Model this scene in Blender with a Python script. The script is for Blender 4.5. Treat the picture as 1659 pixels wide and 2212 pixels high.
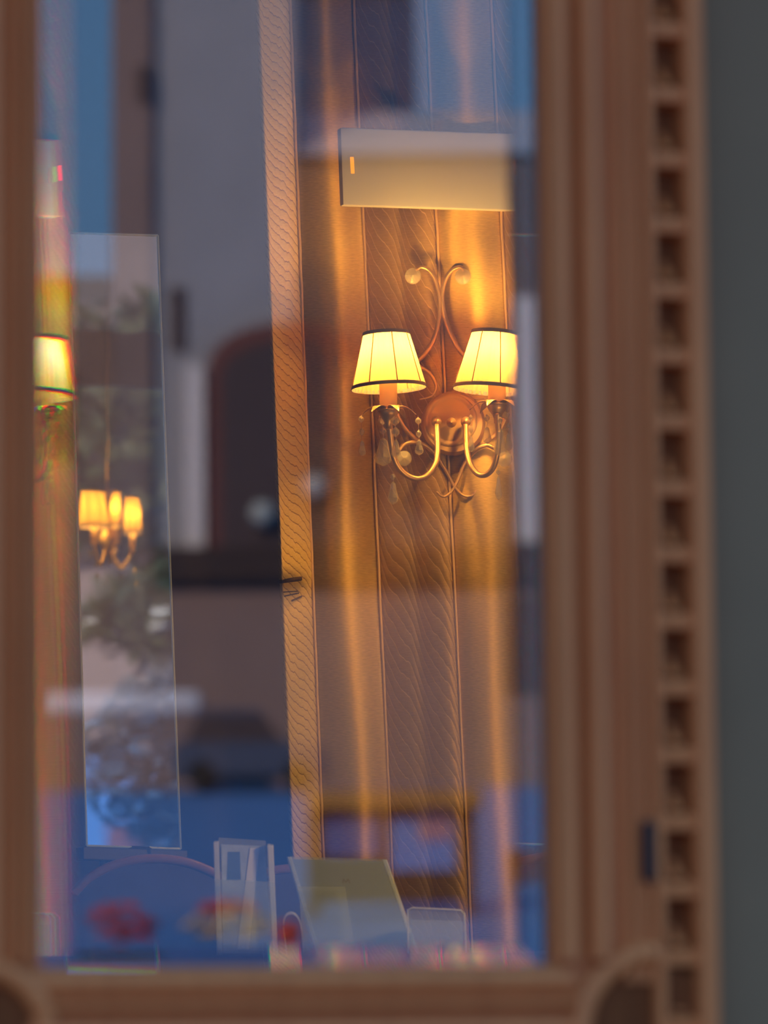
import bpy, bmesh, math, random
from mathutils import Vector, Matrix

random.seed(7)
for o in list(bpy.data.objects):
    bpy.data.objects.remove(o)
scene = bpy.context.scene
COL = scene.collection
R = math.radians

# ------------------------------------------------------------------ camera
W_PX, H_PX = 1659, 2212
SENSOR, LENS = 17.3, 75.0
F = LENS / SENSOR * H_PX
CAM = Vector((0.0, 0.0, 1.0))
PITCH, ROLL = R(6.5), R(0.5)
FW = Vector((0, math.cos(PITCH), math.sin(PITCH)))
_r0 = Vector((1, 0, 0)); _u0 = _r0.cross(FW)
RT = _r0 * math.cos(ROLL) - _u0 * math.sin(ROLL)
UP = _r0 * math.sin(ROLL) + _u0 * math.cos(ROLL)
cd = bpy.data.cameras.new('camera')
cam = bpy.data.objects.new('camera', cd); COL.objects.link(cam)
cam.matrix_world = Matrix(((RT.x, UP.x, -FW.x, CAM.x), (RT.y, UP.y, -FW.y, CAM.y), (RT.z, UP.z, -FW.z, CAM.z), (0, 0, 0, 1)))
cd.sensor_fit = 'VERTICAL'; cd.sensor_height = SENSOR; cd.sensor_width = SENSOR * W_PX / H_PX
cd.lens = LENS; cd.clip_start = 0.05; cd.clip_end = 600
cd.dof.use_dof = True; cd.dof.focus_distance = 8.27; cd.dof.aperture_fstop = 1.8
scene.camera = cam

# ------------------------------------------------------------------ world, sun, exposure
SKY = (0.24, 0.66, 1.45)
HORIZON = (0.40, 0.82, 1.45)
world = bpy.data.worlds.new('dusk_sky'); scene.world = world; world.use_nodes = True
nt = world.node_tree; nt.nodes.clear()
wo = nt.nodes.new('ShaderNodeOutputWorld'); bg = nt.nodes.new('ShaderNodeBackground')
tc = nt.nodes.new('ShaderNodeTexCoord'); sp = nt.nodes.new('ShaderNodeSeparateXYZ')
cr = nt.nodes.new('ShaderNodeValToRGB')
cr.color_ramp.elements[0].position = 0.0; cr.color_ramp.elements[0].color = (*HORIZON, 1)
cr.color_ramp.elements[1].position = 0.55; cr.color_ramp.elements[1].color = (*SKY, 1)
nt.links.new(tc.outputs['Generated'], sp.inputs[0]); nt.links.new(sp.outputs['Z'], cr.inputs[0])
nt.links.new(cr.outputs[0], bg.inputs['Color']); bg.inputs['Strength'].default_value = 1.05
nt.links.new(bg.outputs[0], wo.inputs[0])

sd = bpy.data.lights.new('evening_sun', 'SUN'); sun = bpy.data.objects.new('evening_sun', sd); COL.objects.link(sun)
sd.energy = 6.0; sd.color = (1.0, 0.70, 0.48); sd.angle = R(4)
sun.rotation_euler = Vector((0.85, -0.45, -0.33)).to_track_quat('-Z', 'Y').to_euler()
sun.location = (-12, 6, 9)

vs = scene.view_settings
vs.view_transform = 'Standard'; vs.look = 'None'; vs.gamma = 1.0; vs.use_curve_mapping = False
vs.exposure = 0.0
scene.display_settings.display_device = 'sRGB'
cy = scene.cycles
cy.max_bounces = 6; cy.diffuse_bounces = 2; cy.glossy_bounces = 3; cy.transmission_bounces = 4; cy.transparent_max_bounces = 10
cy.caustics_reflective = False; cy.caustics_refractive = False

# ------------------------------------------------------------------ geometry helpers
def P(px, py, z):
    """world point that stands at depth z (metres along the lens axis) in direction of a photo pixel"""
    return CAM + (FW + RT * ((px - W_PX / 2) / F) - UP * ((py - H_PX / 2) / F)) * z

DYAW = R(18)
DU = Vector((math.cos(DYAW), math.sin(DYAW), 0)); DN = Vector((math.sin(DYAW), -math.cos(DYAW), 0)); DV = Vector((0, 0, 1))
DO = P(635, 1106, 4.4)
def door_ab(px, py):
    d = (P(px, py, 1.0) - CAM); t = (DO - CAM).dot(DN) / d.dot(DN)
    q = CAM + d * t - DO
    return q.dot(DU), q.dot(DV)
def door_pt(a, b, out=0.0):
    return DO + DU * a + DV * b + DN * out
def reflect_pt(p, o, n):
    return p - n * (2 * (p - o).dot(n))

ORIG = {}
def link(o, parent, origin):
    COL.objects.link(o)
    ORIG[o.name] = Vector(origin)
    if parent is not None:
        o.parent = parent; o.location = Vector(origin) - ORIG[parent.name]
    else:
        o.location = Vector(origin)
    return o
def tag(o, label=None, cat=None, group=None, kind=None):
    if label: o['label'] = label
    if cat: o['category'] = cat
    if group: o['group'] = group
    if kind: o['kind'] = kind
    return o
def empty(name, origin, **k):
    o = bpy.data.objects.new(name, None); o.empty_display_size = 0.05
    link(o, None, origin); return tag(o, **k)
def mesh(name, verts, faces, mat, parent=None, smooth=False, uvs=None, autosmooth=None, **k):
    verts = [Vector(v) for v in verts]
    lo = Vector((min(v.x for v in verts), min(v.y for v in verts), min(v.z for v in verts)))
    hi = Vector((max(v.x for v in verts), max(v.y for v in verts), max(v.z for v in verts)))
    org = Vector(((lo.x + hi.x) / 2, (lo.y + hi.y) / 2, lo.z))
    me = bpy.data.meshes.new(name); me.from_pydata([v - org for v in verts], [], faces)
    bm = bmesh.new(); bm.from_mesh(me); bmesh.ops.recalc_face_normals(bm, faces=bm.faces); bm.to_mesh(me); bm.free()
    if uvs:
        uv = me.uv_layers.new(name='UVMap')
        for l in me.loops: uv.data[l.index].uv = uvs[l.vertex_index]
    me.materials.append(mat)
    if smooth:
        for p in me.polygons: p.use_smooth = True
    if autosmooth is not None:
        me.set_sharp_from_angle(angle=R(autosmooth))
    o = bpy.data.objects.new(name, me)
    link(o, parent, org); return tag(o, **k)
def same(name, src, origin, parent, scale=1.0):
    """another object that shares src's mesh data"""
    o = bpy.data.objects.new(name, src.data); link(o, parent, origin)
    o.scale = (scale, scale, scale) if not hasattr(scale, '__len__') else scale
    return o
BOXF = [(0, 3, 2, 1), (4, 5, 6, 7), (0, 1, 5, 4), (1, 2, 6, 5), (2, 3, 7, 6), (3, 0, 4, 7)]
def slab(front, back_vec):
    return [Vector(p) for p in front] + [Vector(p) + back_vec for p in front], BOXF
def obox(o, ax, ay, az):
    """box verts from corner o and three edge vectors"""
    b = [o, o + ax, o + ax + ay, o + ay]
    return b + [p + az for p in b], BOXF
def wbox(x0, x1, y0, y1, z0, z1):
    return obox(Vector((x0, y0, z0)), Vector((x1 - x0, 0, 0)), Vector((0, y1 - y0, 0)), Vector((0, 0, z1 - z0)))
def bevelled(verts, faces, w, seg=2):
    bm = bmesh.new(); vs_ = [bm.verts.new(v) for v in verts]
    for f in faces: bm.faces.new([vs_[i] for i in f])
    bmesh.ops.recalc_face_normals(bm, faces=bm.faces)
    bmesh.ops.bevel(bm, geom=list(bm.edges), offset=w, segments=seg, affect='EDGES', profile=0.6)
    bm.verts.index_update()
    v = [x.co.copy() for x in bm.verts]; f = [[q.index for q in p.verts] for p in bm.faces]; bm.free()
    return v, f
def join(*vf):
    V, Fc = [], []
    for v, f in vf:
        n = len(V); V += list(v); Fc += [tuple(i + n for i in q) for q in f]
    return V, Fc
def catmull(pts, n=8):
    pts = [Vector(p) for p in pts]; out = []
    for i in range(len(pts) - 1):
        p0 = pts[max(i - 1, 0)]; p1 = pts[i]; p2 = pts[i + 1]; p3 = pts[min(i + 2, len(pts) - 1)]
        for k in range(n):
            t = k / n
            out.append(0.5 * ((2 * p1) + (p2 - p0) * t + (2 * p0 - 5 * p1 + 4 * p2 - p3) * t * t + (-p0 + 3 * p1 - 3 * p2 + p3) * t ** 3))
    out.append(pts[-1]); return out
def tube(pts, rad, seg=10, taper=None):
    """round bar along a polyline; rad number or function of 0..1"""
    V, Fc = [], []; n = len(pts)
    ref = Vector((0.13, -0.9, 0.31)).normalized()
    for i, p in enumerate(pts):
        t = (pts[min(i + 1, n - 1)] - pts[max(i - 1, 0)]).normalized()
        a = (ref - t * ref.dot(t))
        if a.length < 1e-4: a = t.orthogonal()
        a.normalize(); b = t.cross(a)
        r = rad(i / (n - 1)) if callable(rad) else rad
        for k in range(seg):
            q = 2 * math.pi * k / seg
            V.append(p + a * (math.cos(q) * r) + b * (math.sin(q) * r))
    for i in range(n - 1):
        for k in range(seg):
            Fc.append((i * seg + k, i * seg + (k + 1) % seg, (i + 1) * seg + (k + 1) % seg, (i + 1) * seg + k))
    Fc.append(tuple(range(seg))[::-1]); Fc.append(tuple(range((n - 1) * seg, n * seg)))
    return V, Fc
def lathe(o, axis, prof, seg=32, closed=True):
    """prof: list of (radius, distance along axis)"""
    axis = Vector(axis).normalized(); a = axis.orthogonal().normalized(); b = axis.cross(a)
    V, Fc = [], []
    for r, h in prof:
        for k in range(seg):
            q = 2 * math.pi * k / seg
            V.append(o + axis * h + a * (math.cos(q) * r) + b * (math.sin(q) * r))
    for i in range(len(prof) - 1):
        for k in range(seg):
            Fc.append((i * seg + k, i * seg + (k + 1) % seg, (i + 1) * seg + (k + 1) % seg, (i + 1) * seg + k))
    if closed:
        Fc.append(tuple(range(seg))[::-1]); Fc.append(tuple(range((len(prof) - 1) * seg, len(prof) * seg)))
    return V, Fc

# ------------------------------------------------------------------ materials
def new_mat(name):
    m = bpy.data.materials.new(name); m.use_nodes = True
    t = m.node_tree; t.nodes.clear()
    out = t.nodes.new('ShaderNodeOutputMaterial')
    return m, t, out
def pbr(name, color, rough=0.5, metal=0.0, noise=0.0, nscale=8.0, stretch=(1, 1, 1), bump=0.0, spec=0.5, coat=0.0, emit=None, estr=0.0):
    m, t, out = new_mat(name); b = t.nodes.new('ShaderNodeBsdfPrincipled')
    b.inputs['Base Color'].default_value = (*color, 1); b.inputs['Roughness'].default_value = rough
    b.inputs['Metallic'].default_value = metal; b.inputs['Specular IOR Level'].default_value = spec
    b.inputs['Coat Weight'].default_value = coat; b.inputs['Coat Roughness'].default_value = 0.2
    if emit:
        b.inputs['Emission Color'].default_value = (*emit, 1); b.inputs['Emission Strength'].default_value = estr
    if noise or bump:
        tcn = t.nodes.new('ShaderNodeTexCoord'); mp = t.nodes.new('ShaderNodeMapping'); nz = t.nodes.new('ShaderNodeTexNoise')
        mp.inputs['Scale'].default_value = stretch; nz.inputs['Scale'].default_value = nscale; nz.inputs['Detail'].default_value = 5
        t.links.new(tcn.outputs['Object'], mp.inputs[0]); t.links.new(mp.outputs[0], nz.inputs['Vector'])
        if noise:
            mx = t.nodes.new('ShaderNodeMix'); mx.data_type = 'RGBA'
            mx.inputs['A'].default_value = (*[c * (1 - noise) for c in color], 1)
            mx.inputs['B'].default_value = (*[min(1, c * (1 + noise)) for c in color], 1)
            t.links.new(nz.outputs['Fac'], mx.inputs['Factor']); t.links.new(mx.outputs['Result'], b.inputs['Base Color'])
        if bump:
            bp = t.nodes.new('ShaderNodeBump'); bp.inputs['Strength'].default_value = bump; bp.inputs['Distance'].default_value = 0.003
            t.links.new(nz.outputs['Fac'], bp.inputs['Height']); t.links.new(bp.outputs[0], b.inputs['Normal'])
    t.links.new(b.outputs[0], out.inputs[0]); return m
def mnode(t, op, a, b=None, c=None):
    n = t.nodes.new('ShaderNodeMath'); n.operation = op
    for i, v in enumerate((a, b, c)):
        if v is None: continue
        if isinstance(v, (int, float)): n.inputs[i].default_value = v
        else: t.links.new(v, n.inputs[i])
    return n.outputs[0]

def pane_mat(name, refl, tint=(1, 1, 1), rough=0.0):
    """flat window glass: lets the view through, mirrors a share of what is in front of it"""
    m, t, out = new_mat(name)
    tr = t.nodes.new('ShaderNodeBsdfTransparent'); tr.inputs[0].default_value = (*tint, 1)
    gl = t.nodes.new('ShaderNodeBsdfGlossy'); gl.inputs['Roughness'].default_value = rough
    fr = t.nodes.new('ShaderNodeFresnel'); fr.inputs['IOR'].default_value = 1.5
    k = mnode(t, 'MULTIPLY', fr.outputs[0], refl / 0.04); k = mnode(t, 'MINIMUM', k, 1.0)
    mx = t.nodes.new('ShaderNodeMixShader'); t.links.new(k, mx.inputs[0])
    t.links.new(tr.outputs[0], mx.inputs[1]); t.links.new(gl.outputs[0], mx.inputs[2]); t.links.new(mx.outputs[0], out.inputs[0])
    return m
def prism_mat(name, iors, refl=0.05):
    """cut glass that spreads colours: red, green and blue bend by their own index"""
    m, t, out = new_mat(name); prev = None
    for col, i in zip(((1, 0, 0), (0, 1, 0), (0, 0, 1)), iors):
        r = t.nodes.new('ShaderNodeBsdfRefraction'); r.inputs['Color'].default_value = (*col, 1)
        r.inputs['Roughness'].default_value = 0.0; r.inputs['IOR'].default_value = i
        if prev is None: prev = r.outputs[0]
        else:
            a = t.nodes.new('ShaderNodeAddShader'); t.links.new(prev, a.inputs[0]); t.links.new(r.outputs[0], a.inputs[1]); prev = a.outputs[0]
    gl = t.nodes.new('ShaderNodeBsdfGlossy'); gl.inputs['Roughness'].default_value = 0.0
    mx = t.nodes.new('ShaderNodeMixShader'); mx.inputs[0].default_value = refl
    t.links.new(prev, mx.inputs[1]); t.links.new(gl.outputs[0], mx.inputs[2]); t.links.new(mx.outputs[0], out.inputs[0])
    return m
def refract_mat(name, ior, refl):
    m, t, out = new_mat(name); r = t.nodes.new('ShaderNodeBsdfRefraction'); r.inputs['Roughness'].default_value = 0.0; r.inputs['IOR'].default_value = ior
    gl = t.nodes.new('ShaderNodeBsdfGlossy'); gl.inputs['Roughness'].default_value = 0.0
    mx = t.nodes.new('ShaderNodeMixShader'); mx.inputs[0].default_value = refl
    t.links.new(r.outputs[0], mx.inputs[1]); t.links.new(gl.outputs[0], mx.inputs[2]); t.links.new(mx.outputs[0], out.inputs[0])
    return m
def glass_mat(name, ior=1.5, color=(1, 1, 1), rough=0.0):
    m, t, out = new_mat(name); g = t.nodes.new('ShaderNodeBsdfGlass')
    g.inputs['IOR'].default_value = ior; g.inputs['Color'].default_value = (*color, 1); g.inputs['Roughness'].default_value = rough
    t.links.new(g.outputs[0], out.inputs[0]); return m
def fabric_mat(name, color, rough=0.38, aniso=0.75, leaf=None, line=(1, 1, 1), metal=0.55):
    """satin: sheen stretched along the drop; leaf=(halves, spacing, fall, line width, light?) draws the woven feather lines"""
    m, t, out = new_mat(name); b = t.nodes.new('ShaderNodeBsdfPrincipled')
    uv = t.nodes.new('ShaderNodeUVMap'); uv.uv_map = 'UVMap'
    s = t.nodes.new('ShaderNodeSeparateXYZ'); t.links.new(uv.outputs[0], s.inputs[0])
    tg = t.nodes.new('ShaderNodeTangent'); tg.direction_type = 'UV_MAP'; tg.uv_map = 'UVMap'
    t.links.new(tg.outputs[0], b.inputs['Tangent'])
    b.inputs['Anisotropic'].default_value = aniso; b.inputs['Anisotropic Rotation'].default_value = 0.25
    b.inputs['Roughness'].default_value = rough; b.inputs['Metallic'].default_value = metal
    mp = t.nodes.new('ShaderNodeMapping'); mp.inputs['Scale'].default_value = (12, 420, 1)
    nz = t.nodes.new('ShaderNodeTexNoise'); nz.inputs['Scale'].default_value = 1.0; nz.inputs['Detail'].default_value = 3
    t.links.new(uv.outputs[0], mp.inputs[0]); t.links.new(mp.outputs[0], nz.inputs['Vector'])
    mx = t.nodes.new('ShaderNodeMix'); mx.data_type = 'RGBA'
    mx.inputs['A'].default_value = (*[c * 0.72 for c in color], 1); mx.inputs['B'].default_value = (*[min(1, c * 1.28) for c in color], 1)
    t.links.new(nz.outputs['Fac'], mx.inputs['Factor'])
    colour = mx.outputs['Result']; height = mnode(t, 'MULTIPLY', nz.outputs['Fac'], 0.25)
    if leaf:
        halves, spacing, fall, lw = leaf
        u = mnode(t, 'FRACT', mnode(t, 'MULTIPLY', s.outputs[0], halves))
        c = mnode(t, 'SUBTRACT', mnode(t, 'MULTIPLY', u, 2.0), 1.0)
        c3 = mnode(t, 'MULTIPLY', c, mnode(t, 'MULTIPLY', c, c))
        f = mnode(t, 'ADD', mnode(t, 'MULTIPLY', c, 0.55), mnode(t, 'MULTIPLY', c3, 0.45))
        wob = t.nodes.new('ShaderNodeTexNoise'); wob.inputs['Scale'].default_value = 7.0; wob.inputs['Detail'].default_value = 2
        t.links.new(uv.outputs[0], wob.inputs['Vector'])
        ph = mnode(t, 'ADD', s.outputs[1], mnode(t, 'MULTIPLY', f, fall / 2))
        ph = mnode(t, 'ADD', ph, mnode(t, 'MULTIPLY', wob.outputs['Fac'], spacing * 0.9))
        fr = mnode(t, 'FRACT', mnode(t, 'DIVIDE', ph, spacing))
        d = mnode(t, 'ABSOLUTE', mnode(t, 'SUBTRACT', fr, 0.5))
        ln = t.nodes.new('ShaderNodeMapRange'); ln.inputs['From Min'].default_value = 0.5 - lw; ln.inputs['From Max'].default_value = 0.5
        t.links.new(d, ln.inputs['Value'])
        mx2 = t.nodes.new('ShaderNodeMix'); mx2.data_type = 'RGBA'
        t.links.new(ln.outputs[0], mx2.inputs['Factor']); t.links.new(colour, mx2.inputs['A']); mx2.inputs['B'].default_value = (*line, 1)
        colour = mx2.outputs['Result']
        sat = mnode(t, 'MULTIPLY', mnode(t, 'SINE', mnode(t, 'MULTIPLY', fr, math.pi)), 0.9)
        height = mnode(t, 'ADD', height, sat)
    bp = t.nodes.new('ShaderNodeBump'); bp.inputs['Strength'].default_value = 0.55; bp.inputs['Distance'].default_value = 0.0016
    t.links.new(height, bp.inputs['Height']); t.links.new(bp.outputs[0], b.inputs['Normal'])
    t.links.new(colour, b.inputs['Base Color']); t.links.new(b.outputs[0], out.inputs[0]); return m
def shade_mat(name, color):
    m, t, out = new_mat(name)
    df = t.nodes.new('ShaderNodeBsdfDiffuse'); tl = t.nodes.new('ShaderNodeBsdfTranslucent')
    df.inputs[0].default_value = (*color, 1); tl.inputs[0].default_value = (*color, 1)
    mx = t.nodes.new('ShaderNodeMixShader'); mx.inputs[0].default_value = 0.55
    t.links.new(df.outputs[0], mx.inputs[1]); t.links.new(tl.outputs[0], mx.inputs[2]); t.links.new(mx.outputs[0], out.inputs[0]); return m
def emit_mat(name, color, strength):
    m, t, out = new_mat(name); e = t.nodes.new('ShaderNodeEmission')
    e.inputs[0].default_value = (*color, 1); e.inputs[1].default_value = strength
    t.links.new(e.outputs[0], out.inputs[0]); return m

LAMP = (1.0, 0.54, 0.12)
M = {}
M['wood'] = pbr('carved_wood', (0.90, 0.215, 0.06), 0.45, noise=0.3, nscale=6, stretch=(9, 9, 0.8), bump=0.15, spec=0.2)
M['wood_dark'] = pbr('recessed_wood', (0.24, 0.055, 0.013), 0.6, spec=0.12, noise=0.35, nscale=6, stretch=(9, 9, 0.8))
M['black_metal'] = pbr('blackened_iron', (0.02, 0.018, 0.018), 0.45, 0.6)
M['pane'] = pane_mat('door_glass', 0.10)
M['prism'] = prism_mat('bevelled_glass', (1.5462, 1.55, 1.5538))
M['prism_face'] = refract_mat('bevel_face_glass', 1.55, 0.17)
M['stucco'] = pbr('grey_plaster', (0.31, 0.155, 0.070), 0.9, noise=0.15, nscale=5)
M['room_wall'] = pbr('dark_panelled_wall', (0.055, 0.045, 0.05), 0.8, noise=0.25, nscale=3)
M['ceiling'] = pbr('dim_ceiling', (0.3, 0.26, 0.22), 0.9)
M['floor'] = pbr('floor_boards', (0.12, 0.065, 0.035), 0.5, noise=0.3, nscale=3, stretch=(1, 12, 1))
M['plain'] = fabric_mat('gold_satin', (0.84, 0.52, 0.12), 0.62, 0.72, metal=.6)
M['leaf_fine'] = fabric_mat('twisted_ribbon_weave', (1.0, 0.58, 0.15), 0.5, 0.2, leaf=(1, 0.0185, 0.09, 0.09), line=(0.20, 0.08, 0.02), metal=0.05)
M['leaf'] = fabric_mat('feather_weave', (0.48, 0.28, 0.07), 0.5, 0.3, leaf=(2, 0.034, 0.17, 0.05), line=(0.95, 0.60, 0.20), metal=0.3)
M['piping'] = pbr('gold_cord', (0.85, 0.52, 0.20), 0.4, 0.2)
M['thread'] = pbr('dark_thread', (0.05, 0.025, 0.012), 0.8)
M['brass'] = pbr('aged_gold_metal', (0.72, 0.44, 0.17), 0.42, 0.75, noise=0.2, nscale=30, bump=0.1)
M['brass_plate'] = pbr('satin_gold_plate', (0.70, 0.42, 0.16), 0.55, 0.5, noise=0.15, nscale=22)
M['shade'] = shade_mat('pleated_silk', (0.66, 0.40, 0.16))
M['shade_small'] = shade_mat('amber_silk', (0.36, 0.22, 0.06))
M['seam'] = shade_mat('amber_seam', (0.42, 0.22, 0.05))
M['shade_trim'] = pbr('grey_braid', (0.20, 0.14, 0.11), 0.8)
M['sleeve'] = shade_mat('waxy_candle_sleeve', (0.95, 0.72, 0.34))
M['bulb'] = emit_mat('warm_bulb', LAMP, 560.0)
M['bulb_small'] = emit_mat('warm_small_bulb', LAMP, 1100.0)
m, t, out = new_mat('cut_crystal')
tr = t.nodes.new('ShaderNodeBsdfTransparent'); tr.inputs[0].default_value = (1, .97, .92, 1)
pb = t.nodes.new('ShaderNodeBsdfPrincipled'); pb.inputs['Base Color'].default_value = (1.0, .88, .62, 1); pb.inputs['Metallic'].default_value = .35; pb.inputs['Roughness'].default_value = .12
mx = t.nodes.new('ShaderNodeMixShader'); mx.inputs[0].default_value = .42
t.links.new(tr.outputs[0], mx.inputs[1]); t.links.new(pb.outputs[0], mx.inputs[2]); t.links.new(mx.outputs[0], out.inputs[0]); M['crystal'] = m
M['white_plastic'] = pbr('ivory_plastic', (0.88, 0.86, 0.78), 0.45)
M['led'] = emit_mat('orange_indicator', (1.0, 0.28, 0.02), 1.6)

# ------------------------------------------------------------------ the front wall, door and carved strip
def prof_bar(prof, b0, b1):
    """vertical moulding: cross-section prof [(a, out)] swept from b0 to b1 in the door's plane"""
    V = [door_pt(a, b0, o) for a, o in prof] + [door_pt(a, b1, o) for a, o in prof]
    n = len(prof); Fc = [(i, (i + 1) % n, n + (i + 1) % n, n + i) for i in range(n)]
    Fc += [tuple(range(n))[::-1], tuple(range(n, 2 * n))]
    return V, Fc
def prof_rail(prof, a0, a1):
    V = [door_pt(a0, b, o) for b, o in prof] + [door_pt(a1, b, o) for b, o in prof]
    n = len(prof); Fc = [(i, (i + 1) % n, n + (i + 1) % n, n + i) for i in range(n)]
    Fc += [tuple(range(n))[::-1], tuple(range(n, 2 * n))]
    return V, Fc
def half_round(a0, a1, base, h, n=8):
    """bead cross-section standing h proud of base"""
    pts = [(a0, base - 0.004)]
    for i in range(n + 1):
        q = math.pi * i / n
        pts.append(((a0 + a1) / 2 - (a1 - a0) / 2 * math.cos(q), base + h * math.sin(q)))
    pts.append((a1, base - 0.004)); return pts
ax = lambda px: door_ab(px, 1106)[0]
bz = lambda py: door_ab(635, py)[1]
GL, GR, GB = ax(80), ax(1186), bz(2082)
PGB = GB - .024                                # lower edge of the glass, behind the rail
GT = bz(-260)
BOT, TOP = 0.02 - DO.z, bz(-420)
XL, XR = ax(-330), ax(1393)
door = empty('door_1', door_pt(0, BOT), label='carved brown wooden door with tall bevelled glass pane', cat='door', kind='structure')
door['kind'] = 'structure'
# stiles: body plus beads
mesh('stile', *prof_bar([(XL, -0.045), (XL, 0.0), (GL + 0.004, 0.0), (GL + 0.004, -0.045)], BOT, TOP), M['wood'], door)
mesh('stile', *prof_bar([(GR - 0.004, -0.045), (GR - 0.004, 0.0), (XR, 0.0), (XR, -0.045)], BOT, TOP), M['wood'], door)
for x0, x1, h in ((52, 80, .014), (22, 46, .020), (-40, 14, .012), (-120, -60, .016)):
    mesh('moulding', *prof_bar(half_round(ax(x0), ax(x1), 0, h), GB + 0.002, TOP), M['wood'], door, smooth=True, autosmooth=50)
for x0, x1, h in ((1187, 1238, .020), (1252, 1296, .026), (1330, 1356, .012), (1362, 1392, .010)):
    mesh('moulding', *prof_bar(half_round(ax(x0), ax(x1), 0, h), GB - 0.02 if x0 > 1300 else GB + 0.002, TOP), M['wood'], door, smooth=True, autosmooth=50)
# bottom rail with beads and round-cornered panel mouldings
mesh('bottom_rail', *prof_rail([(BOT, -0.045), (BOT, 0.001), (GB - 0.002, 0.001), (GB - 0.002, -0.009), (PGB - .001, -0.009), (PGB - 0.001, -0.045)], GL - 0.004, GR + 0.004), M['wood'], door)
for y0, y1, h in ((2150, 2090, .012), (2185, 2160, .018), (2260, 2200, .010)):
    mesh('moulding', *prof_rail(half_round(bz(y0), bz(y1), 0.001, h), GL - 0.01, ax(1215)), M['wood'], door, smooth=True, autosmooth=50)
mesh('top_rail', *prof_rail([(GT + 0.002, -0.045), (GT + 0.002, 0.001), (TOP, 0.001), (TOP, -0.045)], GL - 0.004, GR + 0.004), M['wood'], door)
def arc_moulding(cx, cy, r, a0, a1, rad):
    ca, cb = ax(cx), bz(cy); k = abs(ax(1000) - ax(900)) / 100
    pts = [door_pt(ca + r * k * math.cos(R(q)), cb + r * k * math.sin(R(q)), 0.006) for q in [a0 + (a1 - a0) * i / 24 for i in range(25)]]
    return tube(pts, rad, 10)
mesh('corner_moulding', *arc_moulding(1395, 2240, 165, 90, 200, 0.012), M['wood'], door, smooth=True)
mesh('corner_moulding', *arc_moulding(-40, 2230, 130, -20, 95, 0.012), M['wood'], door, smooth=True)
def disc(cx, cy, r, out):
    ca, cb = ax(cx), bz(cy); k = abs(ax(1000) - ax(900)) / 100
    return lathe(door_pt(ca, cb, 0), DN, [(r * k, 0.0), (r * k, out), (r * k * .4, out * .6)], 36)
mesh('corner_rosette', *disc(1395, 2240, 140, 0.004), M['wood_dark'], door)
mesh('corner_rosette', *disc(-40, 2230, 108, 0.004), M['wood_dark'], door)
# black keyhole plate and knot
a0, a1 = ax(1368), ax(1392); b0, b1 = bz(1905), bz(1770)
v, f = bevelled(*slab([door_pt(a0, b0, .016), door_pt(a1, b0, .016), door_pt(a1, b1, .016), door_pt(a0, b1, .016)], -DN * .012), .003)
mesh('keyhole_plate', v, f, M['black_metal'], door, label='dark iron latch plate')
# glass: flat pane and four bevelled strips
BW = 0.040
PO = -0.012                                    # glass stands back from the wood's face
PGR = GR + 0.010
pane_corners = [(GL + BW, PGB + BW), (PGR - BW, PGB + BW), (PGR - BW, GT - BW), (GL + BW, GT - BW)]
pane = mesh('glass_pane', *slab([door_pt(a, b, PO) for a, b in pane_corners], -DN * 0.006), M['pane'], door)
def wedge(i0, i1, o1, o0, ang):
    """prism strip: i0,i1 on the thick inner edge, o1,o0 on the thin outer edge"""
    t_out = 0.0015; bt = t_out + BW * math.tan(R(ang))
    V = [door_pt(*i0, PO), door_pt(*i1, PO), door_pt(*o1, PO), door_pt(*o0, PO),
         door_pt(*i0, PO - bt), door_pt(*i1, PO - bt), door_pt(*o1, PO - t_out), door_pt(*o0, PO - t_out)]
    return V, BOXF
oc = [(GL, PGB), (PGR, PGB), (PGR, GT), (GL, GT)]
for i, ang in enumerate((19.0, 20.6, 19.0, 17.6)):
    j = (i + 1) % 4
    w_ = mesh('bevelled_edge', *wedge(pane_corners[i], pane_corners[j], oc[j], oc[i], ang), M['prism_face'], pane)
    w_.data.materials.append(M['prism'])
    w_.data.polygons[1].material_index = 1

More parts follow.
